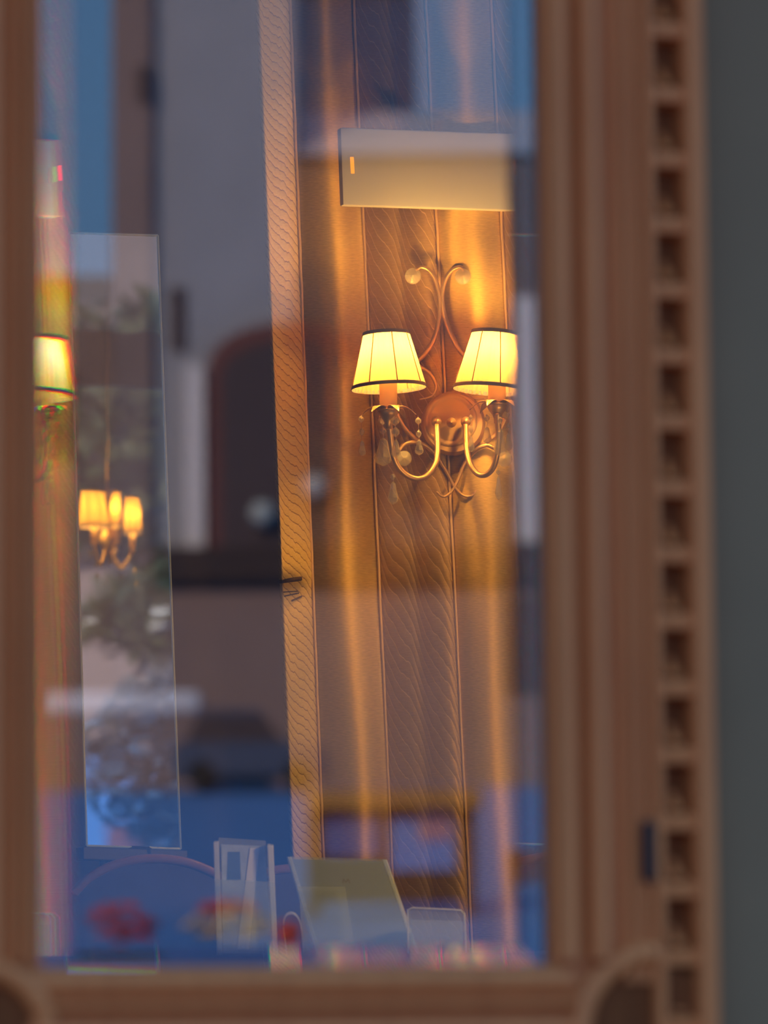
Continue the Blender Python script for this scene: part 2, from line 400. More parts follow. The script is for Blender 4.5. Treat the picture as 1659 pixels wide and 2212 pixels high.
# carved openwork strip beside the door
trim = empty('trim_1', door_pt(ax(1455), BOT), label='carved brown wooden ladder-patterned strip beside the door', cat='trim', kind='structure')
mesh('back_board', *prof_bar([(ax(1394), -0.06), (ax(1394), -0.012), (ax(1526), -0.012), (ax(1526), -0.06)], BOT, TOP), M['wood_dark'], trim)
mesh('side_rail', *prof_bar([(ax(1394), -0.03), (ax(1394), .010), (ax(1398), .016), (ax(1412), .016), (ax(1416), .010), (ax(1416), -0.03)], BOT, TOP), M['wood'], trim)
mesh('side_rail', *prof_bar([(ax(1482), -0.03), (ax(1482), .012), (ax(1488), .020), (ax(1520), .020), (ax(1526), .010), (ax(1526), -0.03)], BOT, TOP), M['wood'], trim)
pitch = (bz(0) - bz(1420)) / 9.75
rung0 = None; y_first = bz(158)
for k in range(-16, 3):
    b = y_first + pitch * k
    if b > TOP - .02 or b < BOT + .02: continue
    h = 0.0105
    V = [door_pt(ax(1412), b - h, -.014), door_pt(ax(1486), b - h, -.014), door_pt(ax(1486), b + h, -.014), door_pt(ax(1412), b + h, -.014),
         door_pt(ax(1412), b - h + .002, .012), door_pt(ax(1486), b - h + .002, .012), door_pt(ax(1486), b + h - .005, .014), door_pt(ax(1412), b + h - .005, .014)]
    if rung0 is None:
        rung0 = mesh('rung', V, BOXF, M['wood'], trim); ro, rb = ORIG[rung0.name], b
        # raised centre tongue in each opening
        c = (ax(1449)); w = .0065
        tv = [door_pt(c - w, b + h, -.013), door_pt(c + w, b + h, -.013), door_pt(c + w * .5, b + pitch * .45, -.013), door_pt(c - w * .5, b + pitch * .45, -.013),
              door_pt(c - w, b + h, .006), door_pt(c + w, b + h, .006), door_pt(c + w * .5, b + pitch * .45, -.009), door_pt(c - w * .5, b + pitch * .45, -.009)]
        tongue0 = mesh('tongue', tv, BOXF, M['wood'], rung0); to = ORIG[tongue0.name]
    else:
        q = same('rung', rung0, ro + DV * (b - rb), trim); same('tongue', tongue0, to + DV * (b - rb), q)

# wall around: plaster in front, opening for door, window further right
WR = ax(1530)
WIN_A0, WIN_A1, WIN_B0, WIN_B1 = 1.75, 3.35, 1.25 - DO.z, 3.30 - DO.z
CEIL = 3.6
W2A0, W2A1 = -2.7, -1.0
def wall_piece(a0, a1, b0, b1):
    return prof_bar([(a0, -0.22), (a0, -0.02), (a1, -0.02), (a1, -0.22)], b0, b1)
zc = CEIL - DO.z
mesh('wall_front', *join(
    wall_piece(-3.2, W2A0, -DO.z, zc), wall_piece(W2A0, W2A1, -DO.z, WIN_B0), wall_piece(W2A0, W2A1, WIN_B1, zc), wall_piece(W2A1, XL, -DO.z, zc), wall_piece(XL, WR, TOP, zc), wall_piece(WR, WIN_A0, -DO.z, zc),
    wall_piece(WIN_A0, WIN_A1, -DO.z, WIN_B0), wall_piece(WIN_A0, WIN_A1, WIN_B1, zc), wall_piece(WIN_A1, 5.2, -DO.z, zc)),
    M['stucco'], kind='structure', label='grey plaster house front around the carved door', cat='wall')
pl = door_pt(-3.2, 0); pr = door_pt(5.2, 0)
BACK = 8.85
RX0, RX1 = pl.x, pr.x
mesh('wall_back', *wbox(RX0 - .3, RX1 + .3, BACK, BACK + .15, 0, CEIL), M['room_wall'], kind='structure', label='dark back wall of the room behind the curtain', cat='wall')
mesh('wall_left', *wbox(RX0 - .15, RX0, pl.y - .1, BACK, 0, CEIL), M['room_wall'], kind='structure', label='dark side wall of the room, beyond the mirror side', cat='wall')
mesh('wall_right', *wbox(RX1, RX1 + .15, pr.y - .1, BACK, 0, CEIL), M['room_wall'], kind='structure', label='dark side wall of the room, by the window', cat='wall')
def room_slab(z0, z1):
    q = [door_pt(-3.2, 0, -.1), door_pt(5.2, 0, -.1), Vector((RX1, BACK, 0)), Vector((RX0, BACK, 0))]
    b = [Vector((p.x, p.y, z0)) for p in q]; t_ = [Vector((p.x, p.y, z1)) for p in q]
    return b + t_, BOXF
mesh('floor', *room_slab(-0.05, 0.02), M['floor'], kind='structure', label='dark wooden floor of the room', cat='floor')
mesh('ceiling', *room_slab(CEIL, CEIL + .15), M['ceiling'], kind='structure', label='dim plaster ceiling of the room', cat='ceiling')

# ------------------------------------------------------------------ curtain with satin and feather-woven stripes
PXM = 1140.0
def wz(px, y=0):
    k = min(1.0, max(0.0, (1000 - (px - .045 * (y - 1000))) / 190)); return 8.388 + .095 * k * k * (3 - 2 * k)
LINES = [(553, .0405), (627, .039), (764, .0445), (920, .049), (1061, .047), (1216, .05), (1372, .05)]
Y0, Y1, NY = -260, 2420, 134
def edge_x(i, y): return LINES[i][0] + LINES[i][1] * y
def strip(i, bulge, nx=24):
    V, UVs, Fc = [], [], []
    for r in range(NY + 1):
        y = Y0 + (Y1 - Y0) * r / NY
        xl, xr = edge_x(i, y), edge_x(i + 1, y)
        for c in range(nx + 1):
            s = c / nx; px = xl + (xr - xl) * s
            V.append(P(px, y, wz(px, y) - bulge(s, y))); UVs.append((s, -y / PXM))
    for r in range(NY):
        for c in range(nx):
            a = r * (nx + 1) + c; Fc.append((a, a + 1, a + nx + 2, a + nx + 1))
    n = len(V)
    # hem the cloth: give it thickness
    V2 = V + [v + FW * 0.004 for v in V]; UVs = UVs + UVs
    F2 = Fc + [tuple(n + k for k in q[::-1]) for q in Fc]
    for r in range(NY):
        for c in (0, nx):
            a = r * (nx + 1) + c; b = a + nx + 1; F2.append((a, b, b + n, a + n))
    return V2, F2, UVs
cb = P(850, Y1, 8.4)
curtain = empty('curtain', (cb.x, cb.y, cb.z), label='gold satin curtain with feather-woven stripes behind the wall lamp', cat='curtain')
sn = math.sin
def ramp(y, a, b): return min(1.0, max(0.0, (y - a) / (b - a)))
def b_A(s, y):
    amp = .030 + .062 * ramp(y, 640, 900) * (1 - ramp(y, 1246, 1266))
    return amp * (1 - s) ** .75 * min(1, (s + .02) / .10) ** .5 + .040
def b_B(s, y): return 0.028 * sn(math.pi * s) ** 1.3 + .004 * sn(y * .006 + 4 * s)
def b_C(s, y): return 0.013 * abs(sn(2 * math.pi * s)) + 0.010 * sn(math.pi * s)
def b_D(s, y): return 0.020 * sn(math.pi * s) ** 1.1 + .003 * sn(y * .005 + 3 * s)
for i, fn, mt, nm in ((0, b_A, 'leaf_fine', 'leaf_stripe'), (1, b_B, 'plain', 'plain_stripe'), (2, b_C, 'leaf', 'leaf_stripe'), (3, b_D, 'plain', 'plain_stripe'), (4, b_C, 'leaf', 'leaf_stripe'), (5, b_D, 'plain', 'plain_stripe')):
    v, f, u = strip(i, fn)
    mesh(nm, v, f, M[mt], curtain, smooth=True, uvs=u)
for i in range(1, 6):
    pts = [P(edge_x(i, y) + random.uniform(-.6, .6), y, wz(edge_x(i, y), y) - (.044 if i == 1 else .004)) for y in range(Y0, Y1, 40)]
    mesh('piping', *tube(pts, .0028, 6), M['piping'], curtain, smooth=True)
# the sewn crease with loose stitches on the twisted stripe
def crease_pt(px, py):
    s = (px - edge_x(0, py)) / (edge_x(1, py) - edge_x(0, py))
    return P(px, py, wz(px, py) - b_A(min(max(s, 0), 1), py) - .0022)
for (x0, y0), (x1, y1), r in (((606, 1256), (650, 1250), .0042), ((612, 1270), (642, 1274), .0012), ((612, 1279), (644, 1277), .0012), ((614, 1288), (646, 1281), .0013), ((630, 1298), (652, 1288), .0018), ((616, 1266), (638, 1266), .001)):
    mesh('stitch', *tube([crease_pt(x0 + (x1 - x0) * k / 5, y0 + (y1 - y0) * k / 5) for k in range(6)], r, 6), M['thread'], curtain, smooth=True)

# ------------------------------------------------------------------ wall sconce
ZS = 8.32
def S(px, py, d=0.0): return P(px, py, ZS - d)
sb = S(975, 1075, 0)
sconce = empty('wall_sconce', sb, label='gold two-arm wall lamp with pleated shades and hanging crystals', cat='wall lamp')
UPV = Vector((0, 0, 1)); OUTV = (CAM - S(975, 910)).normalized(); OUTV = (OUTV + UPV * .12).normalized()
U = 1 / 1160.0                                   # metres per photo pixel at the lamp
# round back plate
mesh('back_plate', *lathe(S(979, 916, -.055), OUTV, [(0.0 * U + .001, 0), (70 * U, 0), (70 * U, .012), (64 * U, .020), (60 * U, .021)], 48), M['brass_plate'], sconce, smooth=True, autosmooth=40)
mesh('plate_dome', *lathe(S(974, 909, -.04), OUTV, [(61 * U, -.02), (61 * U, 0), (58 * U, .006), (50 * U, .009), (47 * U, .0075), (44 * U, .0085), (20 * U, .013), (.001, .014)], 48), M['brass_plate'], sconce, smooth=True, autosmooth=60)
for kx, ky, kind in ((943, 914, 0), (975, 913, 1), (1006, 914, 0)):
    pr_ = [(.001, .0), (5 * U, 0), (5 * U, .008), (9 * U, .010), (11 * U, .014), (11 * U, .018), (8 * U, .023), (4 * U, .026), (.0008, .027)]
    if kind: pr_ = pr_[:-2] + [(5 * U, .028), (2 * U, .034), (.0006, .037)]
    mesh('knob', *lathe(S(kx, ky, -.022), OUTV + UPV * (.05 if not kind else -.1), pr_, 20), M['brass'], sconce, smooth=True)
def bar(name, pts, r0, r1=None, mid=None):
    p = catmull([S(*q) for q in pts], 8)
    r1_ = r0 if r1 is None else r1
    mesh(name, *tube(p, lambda s: r0 + (r1_ - r0) * s, 10), M['brass'], sconce, smooth=True)
# arms that carry the lights
bar('arm', [(943, 918, .0), (944, 940, .012), (945, 975, .028), (940, 1005, .045), (922, 1028, .058), (898, 1034, .07), (872, 1022, .08), (853, 995, .088), (845, 955, .093), (840, 905, .095)], 6.0 * U, 6.6 * U)
bar('arm', [(1006, 918, .0), (1007, 945, .012), (1009, 975, .028), (1016, 1003, .045), (1031, 1023, .058), (1048, 1026, .07), (1064, 1012, .08), (1073, 985, .088), (1077, 945, .093), (1075, 893, .095)], 6.0 * U, 6.6 * U)
# scrolls
bar('scroll', [(898, 584, -.05), (910, 577, -.05), (927, 584, -.05), (941, 606, -.05), (949, 645, -.05), (948, 690, -.05), (936, 735, -.05), (912, 770, -.05), (885, 785, -.05)], 3.8 * U, 6.4 * U)
bar('scroll', [(1003, 585, -.05), (994, 577, -.05), (977, 583, -.05), (962, 604, -.05), (955, 640, -.05), (961, 685, -.05), (977, 728, -.05), (998, 762, -.05), (1030, 786, -.05)], 3.8 * U, 6.4 * U)
bar('scroll', [(896, 790, -.05), (918, 798, -.05), (935, 815, -.05), (942, 838, -.05), (932, 856, -.05), (906, 863, -.05)], 6 * U, 1.5 * U)
bar('scroll', [(1020, 795, -.05), (1003, 808, -.05), (997, 830, -.05), (1005, 850, -.05), (1022, 860, -.05), (1046, 861, -.05)], 6 * U, 1.5 * U)
bar('scroll', [(855, 890, -.05), (872, 922, -.05), (900, 950, -.05), (930, 970, -.05), (950, 995, -.05), (968, 1025, -.05), (982, 1052, -.05), (1000, 1070, -.05), (1018, 1071, -.05), (1031, 1057, -.05)], 6 * U, 2.2 * U)
bar('scroll', [(1092, 905, -.05), (1075, 935, -.05), (1045, 958, -.05), (1020, 978, -.05), (1002, 1003, -.05), (990, 1035, -.05), (975, 1062, -.05), (958, 1073, -.05), (943, 1062, -.05)], 6 * U, 2.2 * U)
bar('scroll', [(862, 972, -.04), (874, 960, -.04), (893, 955, -.04), (915, 960, -.05), (935, 975, -.05)], 4.5 * U, 5 * U)
bar('scroll', [(1068, 968, -.04), (1052, 962, -.04), (1033, 968, -.04), (1015, 985, -.05)], 4.5 * U, 5 * U)
# round faceted crystals at scroll ends
def gem(px, py, r, d):
    o = S(px, py, d); n = 14
    v, f = lathe(o, OUTV, [(r * U, -.004), (r * U, .001), (r * .94 * U, .004), (r * .05 * U, .011)], n)
    g = mesh('round_crystal', v, f, M['crystal'], sconce)
gem(892, 596, 18, -.045); gem(1000, 597, 18, -.045); gem(873, 990, 17, -.035); gem(1090, 992, 17, -.03)
# leafy drip cups, candle sleeves, shades, bulbs
def petal(o, ang, ln, wid, tilt):
    d = Vector((math.cos(ang), math.sin(ang), 0)); sd_ = Vector((-math.sin(ang), math.cos(ang), 0)); V, Fc = [], []
    n = 10
    for i in range(n + 1):
        s = i / n
        h = .008 * math.sin(math.pi * min(1, s * 1.05)) - tilt * s ** 3 * .010 + .002
        w = wid * (0.35 + .65 * math.sin(math.pi * min(.98, s * .8 + .15))) * (1 - s ** 5)
        for q in (-1, -.5, 0, .5, 1):
            V.append(o + d * (ln * s + .006) + sd_ * (w * q) + UPV * (h - .004 * abs(q) * (1 - s) + .002 * q * q))
    for i in range(n):
        for c in range(4):
            a = i * 5 + c; Fc.append((a, a + 1, a + 6, a + 5))
    m_ = len(V)
    V2 = V + [v - UPV * .0012 for v in V]; F2 = Fc + [tuple(m_ + k for k in q[::-1]) for q in Fc]
    rim = [i * 5 for i in range(n + 1)] + [n * 5 + c for c in range(1, 5)] + [i * 5 + 4 for i in range(n - 1, -1, -1)] + [3, 2, 1]
    for k in range(len(rim)):
        a, b = rim[k], rim[(k + 1) % len(rim)]; F2.append((a, b, b + m_, a + m_))
    return V2, F2
def shade(name, o, axis, r0, r1, h, parent, pleats=44, mat='shade'):
    """pleated empire shade open at both ends: o bottom centre"""
    axis = axis.normalized(); a = (Vector((1, 0, 0)) - axis * axis.x).normalized(); b = axis.cross(a); seg = pleats * 4; V, Fc = [], []; nh = 10
    for i in range(nh + 1):
        s = i / nh; r = r0 + (r1 - r0) * s
        for k in range(seg):
            q = 2 * math.pi * k / seg; rr = r * (1 + .012 * math.cos(pleats * q) + .006 * math.cos(pleats / 4 * q + 1))
            V.append(o + axis * (h * s) + a * (rr * math.cos(q)) + b * (rr * math.sin(q)))
    for i in range(nh):
        for k in range(seg):
            Fc.append((i * seg + k, i * seg + (k + 1) % seg, (i + 1) * seg + (k + 1) % seg, (i + 1) * seg + k))
    sh = mesh(name, V, Fc, M[mat], parent, smooth=True)
    for s0, s1, rr, off in ((-.016, .050, r0, 1.018), (.945, 1.012, r1, 1.022)):
        V2, F2 = [], []
        n = 88
        for r_mul, s in ((off, s0), (off, s1), (off - .02, s1), (off - .02, s0)):
            rad = (r0 + (r1 - r0) * s) * r_mul
            for k in range(n):
                q = 2 * math.pi * k / n; V2.append(o + axis * (h * s) + a * (rad * math.cos(q)) + b * (rad * math.sin(q)))
        for i in range(4):
            for k in range(n): F2.append((i * n + k, i * n + (k + 1) % n, ((i + 1) % 4) * n + (k + 1) % n, ((i + 1) % 4) * n + k))
        mesh('braid_trim', V2, F2, M['shade_trim'], sh, smooth=True, autosmooth=40)
    for j in range(8):
        q = 2 * math.pi * (j + .3) / 8; e_ = lambda f, rr: o + axis * (h * f) + a * (rr * 1.014 * math.cos(q)) + b * (rr * 1.014 * math.sin(q))
        mesh('seam', *tube([e_(.03, r0 + (r1 - r0) * .03), e_(.97, r0 + (r1 - r0) * .97)], .0011, 6), M['seam'], sh)
    # wire spider ring at the top
    for q in (0, 2.09, 4.19):
        mesh('wire_spoke', *tube([o + axis * (h * .97), o + axis * (h * .99) + a * (r1 * math.cos(q)) + b * (r1 * math.sin(q))], .0009, 5), M['brass'], sh)
    return sh
def light_unit(cupx, cupy, shx0, shx1, shy, shtopx0, shtopx1, shtopy, tilt, d, first):
    o = S(cupx, cupy, d)
    mesh('cup_stem', *lathe(o - UPV * .028, UPV, [(.0065, -.004), (.0065, .004), (.010, .012), (.016, .020), (.020, .029), (.016, .031)], 20), M['brass'], sconce, smooth=True)
    cup = mesh('drip_cup', *lathe(o, UPV, [(.010, -.002), (.021, .001), (.022, .004), (.012, .004)], 24), M['brass'], sconce, smooth=True)
    for k in range(6):
        ang = R(-8 + 60 * k + (0 if first else 15))
        mesh('leaf', *petal(o, ang, .046, .0100, 1.0), M['brass'], cup, smooth=True)
    # candle sleeve
    mesh('candle_sleeve', *lathe(o + UPV * .003, UPV, [(.0165, 0), (.0165, .052), (.012, .054)], 28), M['sleeve'], sconce, smooth=True, autosmooth=40)
    bc = S((shx0 + shx1) / 2, shy, d); tc_ = S((shtopx0 + shtopx1) / 2, shtopy, d)
    axis = (RT * math.sin(tilt) + UPV * math.cos(tilt)).normalized()
    h = (tc_ - bc).dot(axis)
    r0 = (shx1 - shx0) / 2 * U * .985; r1 = (shtopx1 - shtopx0) / 2 * U * .985
    shade('lamp_shade', bc, axis, r0, r1, h, sconce)
    bulb_o = bc + axis * (h * .60)
    mesh('bulb', *lathe(bulb_o, axis, [(.004, -.02), (.008, -.012), (.0115, 0), (.011, .010), (.007, .022), (.002, .034)], 9), M['bulb'], sconce, smooth=True)
    return o
cupL = light_unit(839, 889, 759, 921, 838, 778, 878, 717, R(-2.5), .105, True)
cupR = light_unit(1074, 877, 978, 1142, 842, 1017, 1117, 715, R(4.5), .080, False)
# hanging crystals: bead, bead, drop
bead0 = None
def drop_mesh(o, L, wid, sides=8):
    return lathe(o, UPV, [(.0008, 0), (wid * .45, -L * .12), (wid * .6, -L * .35), (wid, -L * .72), (wid * .75, -L * .9), (.001, -L)], sides)
def strand(px, py, d, beads=((12, 7, 8), (40, 6, 9)), drop=(58, 34, 9)):
    global bead0
    st = mesh('crystal_strand', *tube([S(px, py, d), S(px + 2, py + (drop[0] if drop else 40), d)], .0006, 5), M['brass'], sconce)
    for off, w, l in beads:
        mesh('bead', *lathe(S(px + off * .04, py + off, d), UPV, [(.0006, -l * U), (w * .8 * U, -l * .45 * U), (w * U, 0), (w * .8 * U, l * .45 * U), (.0006, l * U)], 8), M['crystal'], st)
    if drop:
        mesh('crystal_drop', *drop_mesh(S(px + drop[0] * .04, py + drop[0], d), drop[1] * U, drop[2] * U), M['crystal'], st)
strand(780, 893, .10); strand(903, 897, .10, drop=(52, 34, 10)); strand(853, 897, .145, beads=((12, 10, 11), (36, 9, 11)), drop=(52, 40, 11))
strand(826, 897, .06, beads=((12, 8, 9), (34, 7, 8)), drop=(48, 62, 20)); strand(848, 1018, .092, beads=((12, 6, 7),), drop=(22, 50, 12))
strand(1016, 890, .11, beads=((13, 5, 8), (38, 5, 9)), drop=(52, 34, 7)); strand(1051, 893, .06, beads=((10, 7, 8),), drop=(28, 38, 10))
strand(1080, 896, .145, beads=((12, 6, 8),), drop=(30, 60, 15)); strand(1096, 886, .10, beads=((10, 5, 7), (34, 5, 8)), drop=(50, 38, 9)); strand(1076, 1010, .092, beads=((10, 5, 6),), drop=(18, 52, 8))

# ------------------------------------------------------------------ white emergency light box above the lamp
def lin_z(z0, a, b, cx, cy):
    return lambda px, py: z0 + a * (px - cx) / PXM + b * (cy - py) / PXM
bzf = lin_z(8.325, .16, .0, 925, 360)
bc4 = [(741, 443), (1124, 455), (1118, 289), (735, 275)]
fc = [P(x, y, bzf(x, y)) for x, y in bc4]
nrm = (fc[1] - fc[0]).cross(fc[3] - fc[0]).normalized()
if nrm.y < 0: nrm = -nrm
ebox = empty('emergency_light', (fc[0] + fc[1]) / 2, label='ivory box with orange indicator slits on wall above the lamp', cat='light box')
mesh('housing', *bevelled(*slab(fc, nrm * .04), .004, 2), M['white_plastic'], ebox, smooth=True, autosmooth=35)
def on_box(px, py, out=.001): return P(px, py, bzf(px, py)) - nrm * out
for x0, x1, y0, y1 in ((756, 764, 339, 375), (1110, 1116, 345, 378)):
    mesh('indicator_light', *bevelled(*slab([on_box(x0 + 2, y1), on_box(x1 + 2, y1), on_box(x1, y0), on_box(x0, y0)], nrm * .004), .0008, 1), M['led'], ebox)

# ------------------------------------------------------------------ frameless mirror
mzf = lin_z(8.22, .34, .105, 270, 1170)
mc = [(187, 1827), (390, 1834), (341, 508), (149, 503)]
mp4 = [P(x, y, mzf(x, y)) for x, y in mc]
MO = mp4[0]; MN = (mp4[1] - mp4[0]).cross(mp4[3] - mp4[0]).normalized()
if MN.y > 0: MN = -MN
mp4[2] = mp4[2] - MN * (mp4[2] - MO).dot(MN)
m, t, out = new_mat('silvered_glass')
gl = t.nodes.new('ShaderNodeBsdfGlossy'); gl.inputs['Roughness'].default_value = 0.012; gl.inputs['Color'].default_value = (.46, .52, .50, 1)
nz = t.nodes.new('ShaderNodeTexNoise'); nz.inputs['Scale'].default_value = 9.0; nz.inputs['Detail'].default_value = 1
tcn = t.nodes.new('ShaderNodeTexCoord'); t.links.new(tcn.outputs['Object'], nz.inputs['Vector'])
bp = t.nodes.new('ShaderNodeBump'); bp.inputs['Strength'].default_value = 0.012; bp.inputs['Distance'].default_value = .01
t.links.new(nz.outputs['Fac'], bp.inputs['Height']); t.links.new(bp.outputs[0], gl.inputs['Normal']); t.links.new(gl.outputs[0], out.inputs[0])
M['mirror'] = m
M['mirror_edge'] = pbr('polished_glass_edge', (.55, .72, .75), .15, .3)
mir = empty('wall_mirror', (mp4[0] + mp4[1]) / 2, label='tall narrow frameless mirror with pale polished edges', cat='mirror')
mesh('mirror_glass', *slab(mp4, -MN * .006), M['mirror'], mir)
for i in range(4):
    a, b = mp4[i], mp4[(i + 1) % 4]
    mesh('polished_edge', *tube([a, b], .0024, 8), M['mirror_edge'], mir)
def MV(px, py, z):
    """real place of what shows in the mirror at this pixel and optical depth"""
    return reflect_pt(P(px, py, z), MO, MN)
# ------------------------------------------------------------------ easel, counter, stools and acrylic stands in the room
M['dark_wood'] = pbr('dark_stained_wood', (0.030, 0.030, 0.045), 0.5)
M['stool_wood'] = pbr('brown_bentwood', (0.30, 0.15, 0.07), 0.4, noise=0.2, nscale=12)
M['stool_pad'] = pbr('dull_upholstery', (0.10, 0.085, 0.10), 0.85, noise=0.2, nscale=20)
M['counter'] = pbr('counter_wood', (0.10, 0.055, 0.035), 0.45, noise=0.25, nscale=4)
def acrylic_mat(name, col, body):
    m, t, out = new_mat(name)
    tr = t.nodes.new('ShaderNodeBsdfTransparent'); tr.inputs[0].default_value = (.93, .97, .98, 1)
    b = t.nodes.new('ShaderNodeBsdfPrincipled'); b.inputs['Base Color'].default_value = (*col, 1); b.inputs['Roughness'].default_value = .08
    tl = t.nodes.new('ShaderNodeBsdfTranslucent'); tl.inputs[0].default_value = (*col, 1)
    ad = t.nodes.new('ShaderNodeMixShader'); ad.inputs[0].default_value = .4
    t.links.new(b.outputs[0], ad.inputs[1]); t.links.new(tl.outputs[0], ad.inputs[2])
    mx = t.nodes.new('ShaderNodeMixShader'); mx.inputs[0].default_value = body
    t.links.new(tr.outputs[0], mx.inputs[1]); t.links.new(ad.outputs[0], mx.inputs[2]); t.links.new(mx.outputs[0], out.inputs[0]); return m
M['acrylic'] = acrylic_mat('clear_acrylic', (.8, .93, 1), .24)
M['acrylic_edge'] = acrylic_mat('bright_acrylic_edge', (.9, .98, 1), .9)
M['sheet'] = pbr('white_card', (.20, .29, .44), .7)
M['ink'] = pbr('grey_ink', (.12, .13, .17), .7)
M['leaflet'] = pbr('pale_printed_leaflet', (.45, .56, .66), .6, noise=.5, nscale=26)
M['leaflet_pale'] = pbr('white_print', (.85, .9, .92), .6)
M['leaflet_dark'] = pbr('blue_print', (.12, .2, .34), .6)

def quad_at(pts, z, thick, bev=.001):
    zf = z if callable(z) else (lambda x, y: z)
    fr = [P(x, y, zf(x, y)) for x, y in pts]
    n = (fr[1] - fr[0]).cross(fr[2] - fr[0]).normalized()
    if n.y < 0: n = -n
    v, f = slab(fr, n * thick)
    return bevelled(v, f, bev, 1) if bev else (v, f)
# easel that carries the mirror
eb = P(290, 1840, 8.28)
easel = empty('easel', (eb.x, eb.y + .05, .02), label='dark wooden easel post under the narrow mirror', cat='easel')
mesh('front_post', *quad_at([(312, 2330), (352, 2330), (330, 1900), (326, 1830), (283, 1828), (286, 1880)][::-1][0:0] or [(330, 2300), (372, 2300), (326, 1829), (274, 1827)], 8.16, .03, .003), M['dark_wood'], easel)
le = mp4[0] + (mp4[1] - mp4[0]) * .5
mdir = (mp4[1] - mp4[0]).normalized()
mesh('ledge', *bevelled(*obox(mp4[0] - mdir * .01 - UPV * .026 + MN * .012, mdir * ((mp4[1] - mp4[0]).length + .02), UPV * .0235, -MN * .05), .002), M['dark_wood'], easel)
for k in (.2, .8):
    q = mp4[0] + (mp4[1] - mp4[0]) * k - MN * .012; tq = mp4[3] + (mp4[2] - mp4[3]) * k - MN * .012
    top = q + (tq - q) * .8
    mesh('back_post', *tube([Vector((q.x, q.y + .10, .02)), q, top], .009, 8), M['dark_wood'], easel, smooth=True)

# counter
CT = P(640, 2066, 7.62).z
cz0, cz1 = P(640, 2066, 7.25).y, P(640, 2066, 7.72).y
counter = empty('counter', ((0.1), (cz0 + cz1) / 2, .02), label='dark wooden counter under the clear brochure stands', cat='counter')
mesh('counter_top', *bevelled(*wbox(-1.1, 1.0, cz0 - .0, cz1, CT - .035, CT), .006), M['counter'], counter)
mesh('counter_body', *wbox(-1.0, .9, cz0 + .06, cz1 - .04, .02, CT - .035), M['counter'], counter)
for x0 in (-1.0, -.37, .26):
    mesh('counter_panel', *bevelled(*wbox(x0 + .03, x0 + .60, cz0 + .048, cz0 + .06, .10, CT - .08), .004), M['counter'], counter)

# bar stools behind the counter
def stool(pts, z, label, base_px):
    crest = catmull([P(x, y, z) for x, y in pts], 8)
    mid = P(base_px, pts[2][1], z)
    st = empty('bar_stool', (mid.x, mid.y - .15, .02), label=label, cat='stool', group='stools behind the counter')
    mesh('crest_rail', *tube(crest, .0085, 10), M['stool_wood'], st, smooth=True)
    # back pad under the crest
    V = [p - UPV * .006 for p in crest] + [Vector((p.x, p.y, CT - .05)) for p in crest]; n = len(crest)
    V += [v + Vector((0, .02, 0)) for v in V]; Fc = []
    for i in range(n - 1):
        Fc += [(i, i + 1, n + i + 1, n + i), (2 * n + i, 3 * n + i, 3 * n + i + 1, 2 * n + i + 1), (i, 2 * n + i, 2 * n + i + 1, i + 1), (n + i, n + i + 1, 3 * n + i + 1, 3 * n + i)]
    Fc += [(0, n, 3 * n, 2 * n), (n - 1, 3 * n - 1, 4 * n - 1, 2 * n - 1)]
    mesh('back_pad', V, Fc, M['stool_pad'], st)
    x0, x1 = crest[0].x + .01, crest[-1].x - .01; y = mid.y
    mesh('seat', *bevelled(*wbox(x0, x1, y - .24, y + .01, .74, .79), .015), M['stool_pad'], st, smooth=True, autosmooth=40)
    for lx in (x0 + .02, x1 - .02):
        for ly in (y - .21, y):
            mesh('leg', *tube([Vector((lx, ly, .02)), Vector((lx, ly, .745))], .012, 8), M['stool_wood'], st, smooth=True)
    for lx in (x0 + .02, x1 - .02):
        mesh('back_upright', *tube([Vector((lx, y, .745)), Vector((lx, y + .01, CT))], .010, 8), M['stool_wood'], st, smooth=True)
    return st
stool([(160, 1930), (195, 1895), (255, 1866), (325, 1855), (395, 1861), (450, 1880), (500, 1908)], 8.02, 'round-backed brown wooden stool seen below the narrow mirror', 330)
stool([(560, 1890), (600, 1879), (650, 1878), (700, 1890), (750, 1912), (790, 1945)], 8.04, 'brown wooden stool mostly hidden by the sloping acrylic sign', 680)

# brochure holder
zb = 7.66
def cpt(px, z): return P(px, 2066, z)
bh_o = Vector((cpt(530, zb).x, cpt(530, zb).y, CT))
bh = empty('brochure_holder', bh_o, label='tall clear acrylic brochure holder with a pale leaflet', cat='brochure holder')
mesh('back_panel', *quad_at([(474, 2062), (598, 2066), (574, 1816), (472, 1809)], zb + .03, .003), M['acrylic'], bh)
mesh('front_panel', *quad_at([(470, 2066), (600, 2068), (592, 1905), (466, 1900)], zb - .02, .003), M['acrylic'], bh)
mesh('side_edge', *quad_at([(468, 2064), (480, 2064), (472, 1819), (461, 1819)], zb, .03), M['acrylic_edge'], bh)
mesh('side_edge', *quad_at([(590, 2066), (600, 2066), (590, 1827), (577, 1825)], zb, .03), M['acrylic_edge'], bh)
lf = mesh('leaflet', *quad_at([(482, 2058), (588, 2060), (572, 1828), (478, 1824)], zb + .02, .002, 0), M['leaflet'], bh)
mesh('leaflet_print', *quad_at([(515, 2045), (540, 2045), (562, 1880), (556, 1835), (545, 1835), (545, 1880)][0:0] or [(512, 2050), (538, 2050), (560, 1832), (540, 1832)], zb + .0185, .001, 0), M['leaflet_pale'], lf)
mesh('leaflet_print', *quad_at([(492, 1900), (520, 1900), (518, 1840), (494, 1840)], zb + .0185, .001, 0), M['leaflet_dark'], lf)

